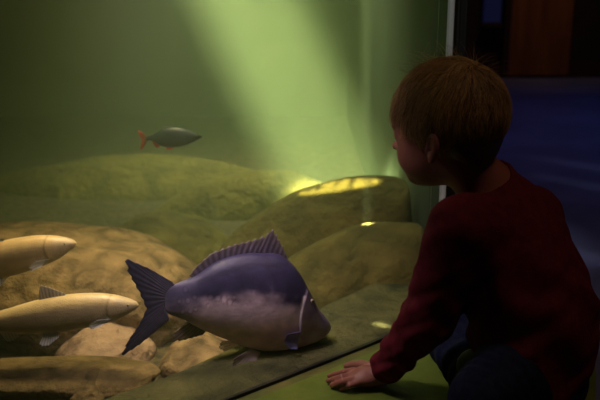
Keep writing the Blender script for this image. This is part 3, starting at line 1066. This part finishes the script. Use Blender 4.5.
def torso_sdf(P, g):
    d = ell(P, CHEST, (0.080 + g, 0.100 + g, 0.125 + g), RT)
    d = smin(d, ell(P, BELLY, (0.088 + g, 0.098 + g, 0.10 + g), RT), 0.06)
    d = smin(d, cap(P, SHL * 0.86 + SHR * 0.14, SHR * 0.86 + SHL * 0.14, 0.036 + g, 0.036 + g), 0.05)
    d = smin(d, cap(P, NECK1 + Ut * 0.0, CHEST, 0.035 + g, 0.05 + g), 0.05)
    d = smin(d, ell(P, PELV, (0.078 + g, 0.098 + g, 0.085 + g), RT), 0.05)
    return d


def body_sdf(P):
    d = head_sdf(P)
    neck = cap(P, NECK0, NECK1, 0.040, 0.043)
    d = smin(d, neck, 0.018)
    d = smin(d, torso_sdf(P, -0.006), 0.03)
    for a, b2, c in ((SHL, ELL_, WRL), (SHR, ELR, WRR)):
        arm = smin(cap(P, a, b2, 0.036, 0.029), cap(P, b2, c, 0.029, 0.019), 0.012)
        d = smin(d, arm, 0.02)
    d = smin(d, hand_sdf(P), 0.006)
    d = smin(d, right_hand_sdf(P), 0.006)
    for a, b2, c, e in ((HPL, KNL, ANL, TL), (HPR, KNR, ANR, TR)):
        leg = smin(cap(P, a, b2, 0.056, 0.042), cap(P, b2, c, 0.041, 0.028), 0.012)
        leg = smin(leg, cap(P, c, e, 0.025, 0.018), 0.01)
        d = smin(d, leg, 0.02)
    return d


def arm_par(P, a, b2):
    ab = b2 - a
    t = np.clip((P - a) @ ab / (ab @ ab), 0, 1)
    v = P - a - t[:, None] * ab
    return t, v, np.linalg.norm(v, axis=1)


def crumple(P, f, ax):
    q = P * f
    a = np.sin(q @ np.array([1.0, 0.35, 1.15]) + 1.3 * np.sin(q @ np.array([-0.6, 1.1, 0.3])) + ax)
    b2 = np.sin(q @ np.array([-0.45, 1.2, 1.6]) + 1.6 * np.sin(q @ np.array([0.9, 0.5, -0.7])) + 2 * ax)
    return 0.6 * a + 0.4 * b2


def sleeve(P, a, b2, c, ru, re, rw, ph, wr):
    t, v, r = arm_par(P, a, b2)
    d1 = (r - (ru + (re - ru) * t + wr * (0.35 + 0.75 * t) * crumple(P, 75, ph))) * 0.8
    t, v, r = arm_par(P, b2, c)
    d2 = (r - (re + (rw - re) * t + wr * 0.9 * crumple(P, 105, ph + 1))) * 0.75
    return smin(d1, d2, 0.014)


CUFFL = WRL + (ELL_ - WRL) * 0.05
CUFFR = WRR + (ELR - WRR) * 0.08


def shirt_sdf(P):
    d = torso_sdf(P, 0.008)
    q = (P - CHEST) @ RT.T
    # soft drag folds across the back
    fold = 0.0046 * crumple(P, 48, 0.5) * sstep(0.12, -0.05, q[:, 2]) + 0.0020 * np.sin(q[:, 1] * 38 + q[:, 2] * 46 + 1.0) * sstep(0.10, -0.12, q[:, 2])
    d = d + fold
    d = smin(d, sleeve(P, SHL, ELL_, CUFFL, 0.050, 0.041, 0.0285, 0.4, 0.0038), 0.03)
    d = smin(d, sleeve(P, SHR, ELR, CUFFR, 0.050, 0.040, 0.029, 1.7, 0.0035), 0.03)
    # neckline
    nd = NECK1 - NECK0
    nd = nd / np.linalg.norm(nd)
    d = smax(d, -cap(P, NECK1 + nd * 0.004, NECK1 - nd * 0.15, 0.047, 0.080), 0.006)
    tor_c = NECK1 + nd * 0.002
    qq = P - tor_c
    hz = qq @ nd
    rr = np.linalg.norm(qq - hz[:, None] * nd, axis=1)
    d = smin(d, np.hypot(rr - 0.0490, hz * 0.6) - 0.0040, 0.004)
    # hem
    hem = (P - PELV) @ RT.T
    d = smax(d, -(hem[:, 2] + 0.055), 0.01)
    # cut the cuffs square
    for w_, e_ in ((CUFFL, ELL_), (CUFFR, ELR)):
        ax = (w_ - e_) / np.linalg.norm(w_ - e_)
        h_ = (P - w_) @ ax
        nr_ = np.linalg.norm(P - w_, axis=1)
        d = np.where(nr_ < 0.05, smax(d, h_, 0.006), d)
    return d


def jeans_sdf(P):
    d = ell(P, PELV - Ut * 0.02, (0.085, 0.104, 0.085), RT)
    hem = (P - PELV) @ RT.T
    d = smax(d, hem[:, 2] - 0.03, 0.01)
    for a, b2, c in ((HPL, KNL, ANL), (HPR, KNR, ANR)):
        t, v, r = arm_par(P, a, b2)
        s_ = v @ np.array([0.3, 0.4, 0.8]) * 30
        l1 = (r - (0.066 - 0.013 * t + 0.0022 * np.sin(t * 24 + s_) * (0.3 + t))) * 0.85
        t, v, r = arm_par(P, b2, c)
        l2 = (r - (0.051 - 0.012 * t + 0.0025 * np.sin(t * 28 + s_))) * 0.85
        d = smin(d, smin(l1, l2, 0.012), 0.02)
    return smax(d, LEDGE + 0.001 - P[:, 2], 0.004)


def ground(f):
    return lambda P: smax(f(P), LEDGE + 0.0005 - P[:, 2], 0.002)


person = empty('person', (float(PELV[0]), float(PELV[1]), LEDGE))
tag(person, 'small child in dark red shirt seated on the ledge, one hand beside the glass', 'person')
INV = -np.array([PELV[0], PELV[1], LEDGE])

allp = np.array([HC, SHL, SHR, ELL_, WRL, KNL, KNR, PELV, ANL, ANR, TL, TR, FING[1][3]])
lo = allp.min(0) - 0.11
hi = allp.max(0) + 0.13
lo[2] = LEDGE - 0.012
V, F = mesh_sdf(ground(body_sdf), lo, hi, 0.0026)
body = np_mesh('body', V + INV, F, M['skin'], person, 1)
V, F = mesh_sdf(ground(shirt_sdf), lo, hi, 0.0034)
shirt = np_mesh('shirt', V + INV, F, M['shirt'], person, 1)
V, F = mesh_sdf(jeans_sdf, lo, hi, 0.004)
jeans = np_mesh('trousers', V + INV, F, M['jeans'], person, 1)
for a, t_ in ((ANL, TL), (ANR, TR)):
    dv = (t_ - a) / np.linalg.norm(t_ - a)
    h0, h1 = a - dv * 0.012, t_ + dv * 0.012

    def shoe_sdf(P, h0=h0, h1=h1):
        return smax(smin(cap(P, h0, h1, 0.034, 0.030), cap(P, h0, h0 + np.array([0, 0, 0.03]), 0.034, 0.032), 0.01), LEDGE + 0.010 - P[:, 2], 0.003)

    def sole_sdf(P, h0=h0, h1=h1):
        g0, g1 = h0.copy(), h1.copy()
        g0[2] = g1[2] = LEDGE + 0.006
        q = P.copy()
        fl = cap(q, g0, g1, 0.036, 0.033)
        return smax(fl, np.abs(P[:, 2] - (LEDGE + 0.006)) - 0.0055, 0.002)
    lo2, hi2 = np.minimum(h0, h1) - 0.06, np.maximum(h0, h1) + 0.08
    lo2[2] = LEDGE - 0.01
    V, F = mesh_sdf(shoe_sdf, lo2, hi2, 0.004)
    so = np_mesh('shoe', V + INV, F, M['shoe'], person, 1)
    V, F = mesh_sdf(sole_sdf, lo2, hi2, 0.003)
    np_mesh('sole', V + INV, F, M['sole'], so, 0)

# eyes
for sd in (-1, 1):
    bm = bmesh.new()
    bmesh.ops.create_uvsphere(bm, u_segments=24, v_segments=16, radius=0.0112)
    V, cols = [], []
    for vt in bm.verts:
        r = math.hypot(vt.co.x, vt.co.y) / 0.0112 if vt.co.z > 0 else 1
        cols.append((0.01, 0.01, 0.01) if r < 0.26 else ((0.06, 0.09, 0.13) if r < 0.52 else (0.7, 0.68, 0.64)))
        V.append(h2w((0.0698 + vt.co.z, 0.0285 * sd + vt.co.x, -0.006 + vt.co.y)) + INV)
    F = [[x.index for x in f.verts] for f in bm.faces]
    bm.free()
    mesh_obj('eye', V, F, M['eye'], body, cols=cols)

# ---- hair: a cap with thousands of strands combed out from the crown
HCEN, HRAD = np.array([-0.010, 0, 0.022]), np.array([0.090, 0.073, 0.080])
CROWN = np.array([-0.062, 0.004, 0.085])


def hairline(q):
    """>0 inside the hair region (head frame)"""
    x, y, z = q[:, 0], np.abs(q[:, 1]), q[:, 2]
    front = z - np.interp(x, [-0.11, -0.075, -0.05, -0.030, -0.012, 0.0, 0.012, 0.03, 0.05, 0.075, 0.1], [-0.072, -0.070, -0.060, -0.040, 0.010, 0.006, 0.000, 0.034, 0.054, 0.062, 0.068])
    return front


def hair_sdf(P):
    q = (P - HC) @ RH.T
    d = ell(q, HCEN, HRAD + 0.0045)
    d = smin(d, ell(q, (-0.050, 0, -0.02), (0.034, 0.052, 0.052)), 0.02)
    return smax(d, -hairline(q) * 0.8, 0.006)


Vh, Fh_ = mesh_sdf(hair_sdf, HC - 0.14, HC + 0.15, 0.0035)
SV, SF = [Vh], [Fh_]
SCOL = [np.tile(np.array([[0.06, 0.03, 0.012]]), (len(Vh), 1))]
nbase = len(Vh)


def strands(n, length, lift, thick, fly=0.0, region=None, wob=0.25):
    global nbase
    d = rng.normal(size=(n * 3, 3))
    d /= np.linalg.norm(d, axis=1)[:, None]
    root = HCEN + d * (HRAD + 0.004)
    ok = hairline(root) > -0.004
    if region is not None:
        ok &= region(root)
    root = root[ok][:n]
    n = len(root)
    L = length * rng.uniform(0.6, 1.15, n)
    # shorter at the nape and around the ears, longer fringe
    z, x = root[:, 2], root[:, 0]
    L *= 0.42 + 0.58 * sstep(-0.05, 0.06, z)
    L *= 1 + 0.35 * sstep(0.02, 0.07, x)
    seg = 6
    p = root.copy()
    pts = [p.copy()]
    lf = lift * rng.uniform(0.3, 1.0, n)
    ck = rng.normal(size=(140, 3))
    ck = HCEN + ck / np.linalg.norm(ck, axis=1)[:, None] * HRAD
    near_ = np.argmin(((root[:, None, :] - ck[None]) ** 2).sum(2), axis=1)
    cw = rng.normal(size=(140, 3))
    wd = rng.normal(size=(n, 3)) * wob * 0.5 + cw[near_] * 0.45
    ang0 = (p - CROWN)
    for s_ in range(seg):
        nr = (p - HCEN) / (HRAD ** 2)
        nr /= np.linalg.norm(nr, axis=1)[:, None]
        fl = p - CROWN
        fl /= np.linalg.norm(fl, axis=1)[:, None] + 1e-6
        sw = np.cross(nr, fl) * 0.45 * np.exp(-np.linalg.norm(p - CROWN, axis=1) / 0.05)[:, None]
        down = np.array([0.10, 0, -1.0])
        t = fl * 1.0 + sw + down * (0.25 + 0.75 * sstep(0.06, -0.02, p[:, 2]))[:, None] + wd * 0.55
        fr_ = sstep(0.02, 0.06, p[:, 0]) * sstep(0.0, 0.05, p[:, 2])
        t += np.array([0.5, 0.25, -0.2]) * fr_[:, None]
        t -= nr * np.sum(t * nr, 1)[:, None]
        t /= np.linalg.norm(t, axis=1)[:, None]
        f_ = (lf * (1 - 0.25 * s_))[:, None]
        t = t * (1 - fly) + nr * (f_ + fly)
        t /= np.linalg.norm(t, axis=1)[:, None]
        p = p + t * (L / seg)[:, None]
        # stay off the scalp
        k = np.linalg.norm((p - HCEN) / (HRAD + 0.006), axis=1)
        p = np.where((k < 1)[:, None], HCEN + (p - HCEN) / k[:, None], p)
        pts.append(p.copy())
    pts = np.stack(pts, 1)                                       # n, seg+1, 3
    tan = np.gradient(pts, axis=1)
    tan /= np.linalg.norm(tan, axis=2)[:, :, None]
    nr = (pts - HCEN) / (HRAD ** 2)
    nr /= np.linalg.norm(nr, axis=2)[:, :, None]
    bi = np.cross(tan, nr)
    bi /= np.linalg.norm(bi, axis=2)[:, :, None] + 1e-9
    nn = np.cross(bi, tan)
    wdt = thick * np.linspace(1.0, 0.15, seg + 1)[None, :, None]
    ring = [pts + bi * wdt, pts - bi * wdt, pts + nn * wdt * 0.8]
    R_ = np.stack(ring, 2).reshape(-1, 3)                        # n*(seg+1)*3
    V_ = HC + R_ @ RH
    base = (np.arange(n)[:, None] * (seg + 1) + np.arange(seg)[None]).ravel() * 3
    F_ = np.concatenate([np.stack([base + a, base + b2, base + 3 + b2, base + 3 + a], 1) for a, b2 in ((0, 1), (1, 2), (2, 0))])
    SV.append(V_)
    tone = np.clip(rng.normal(0.45, 0.28, n), 0, 1)[:, None]
    colr = np.array([0.10, 0.055, 0.02]) * (1 - tone) + np.array([0.70, 0.45, 0.19]) * tone
    SCOL.append(np.repeat(colr, (seg + 1) * 3, axis=0))
    SF.append(F_ + nbase)
    nbase += len(V_)


strands(8000, 0.050, 0.16, 0.0008)
strands(3000, 0.045, 0.38, 0.00060, wob=0.7)
strands(300, 0.042, 0.6, 0.00035, fly=0.45, region=lambda r: (r[:, 2] > 0.070) & (r[:, 0] < 0.03), wob=2.2)
hair = np_mesh('hair', np.concatenate(SV) + INV, np.concatenate(SF), M['hair'], person, 0)
ca = hair.data.color_attributes.new('Col', 'FLOAT_COLOR', 'POINT')
hc = np.ones((nbase, 4), np.float32)
hc[:, :3] = np.concatenate(SCOL)
ca.data.foreach_set('color', hc.ravel())
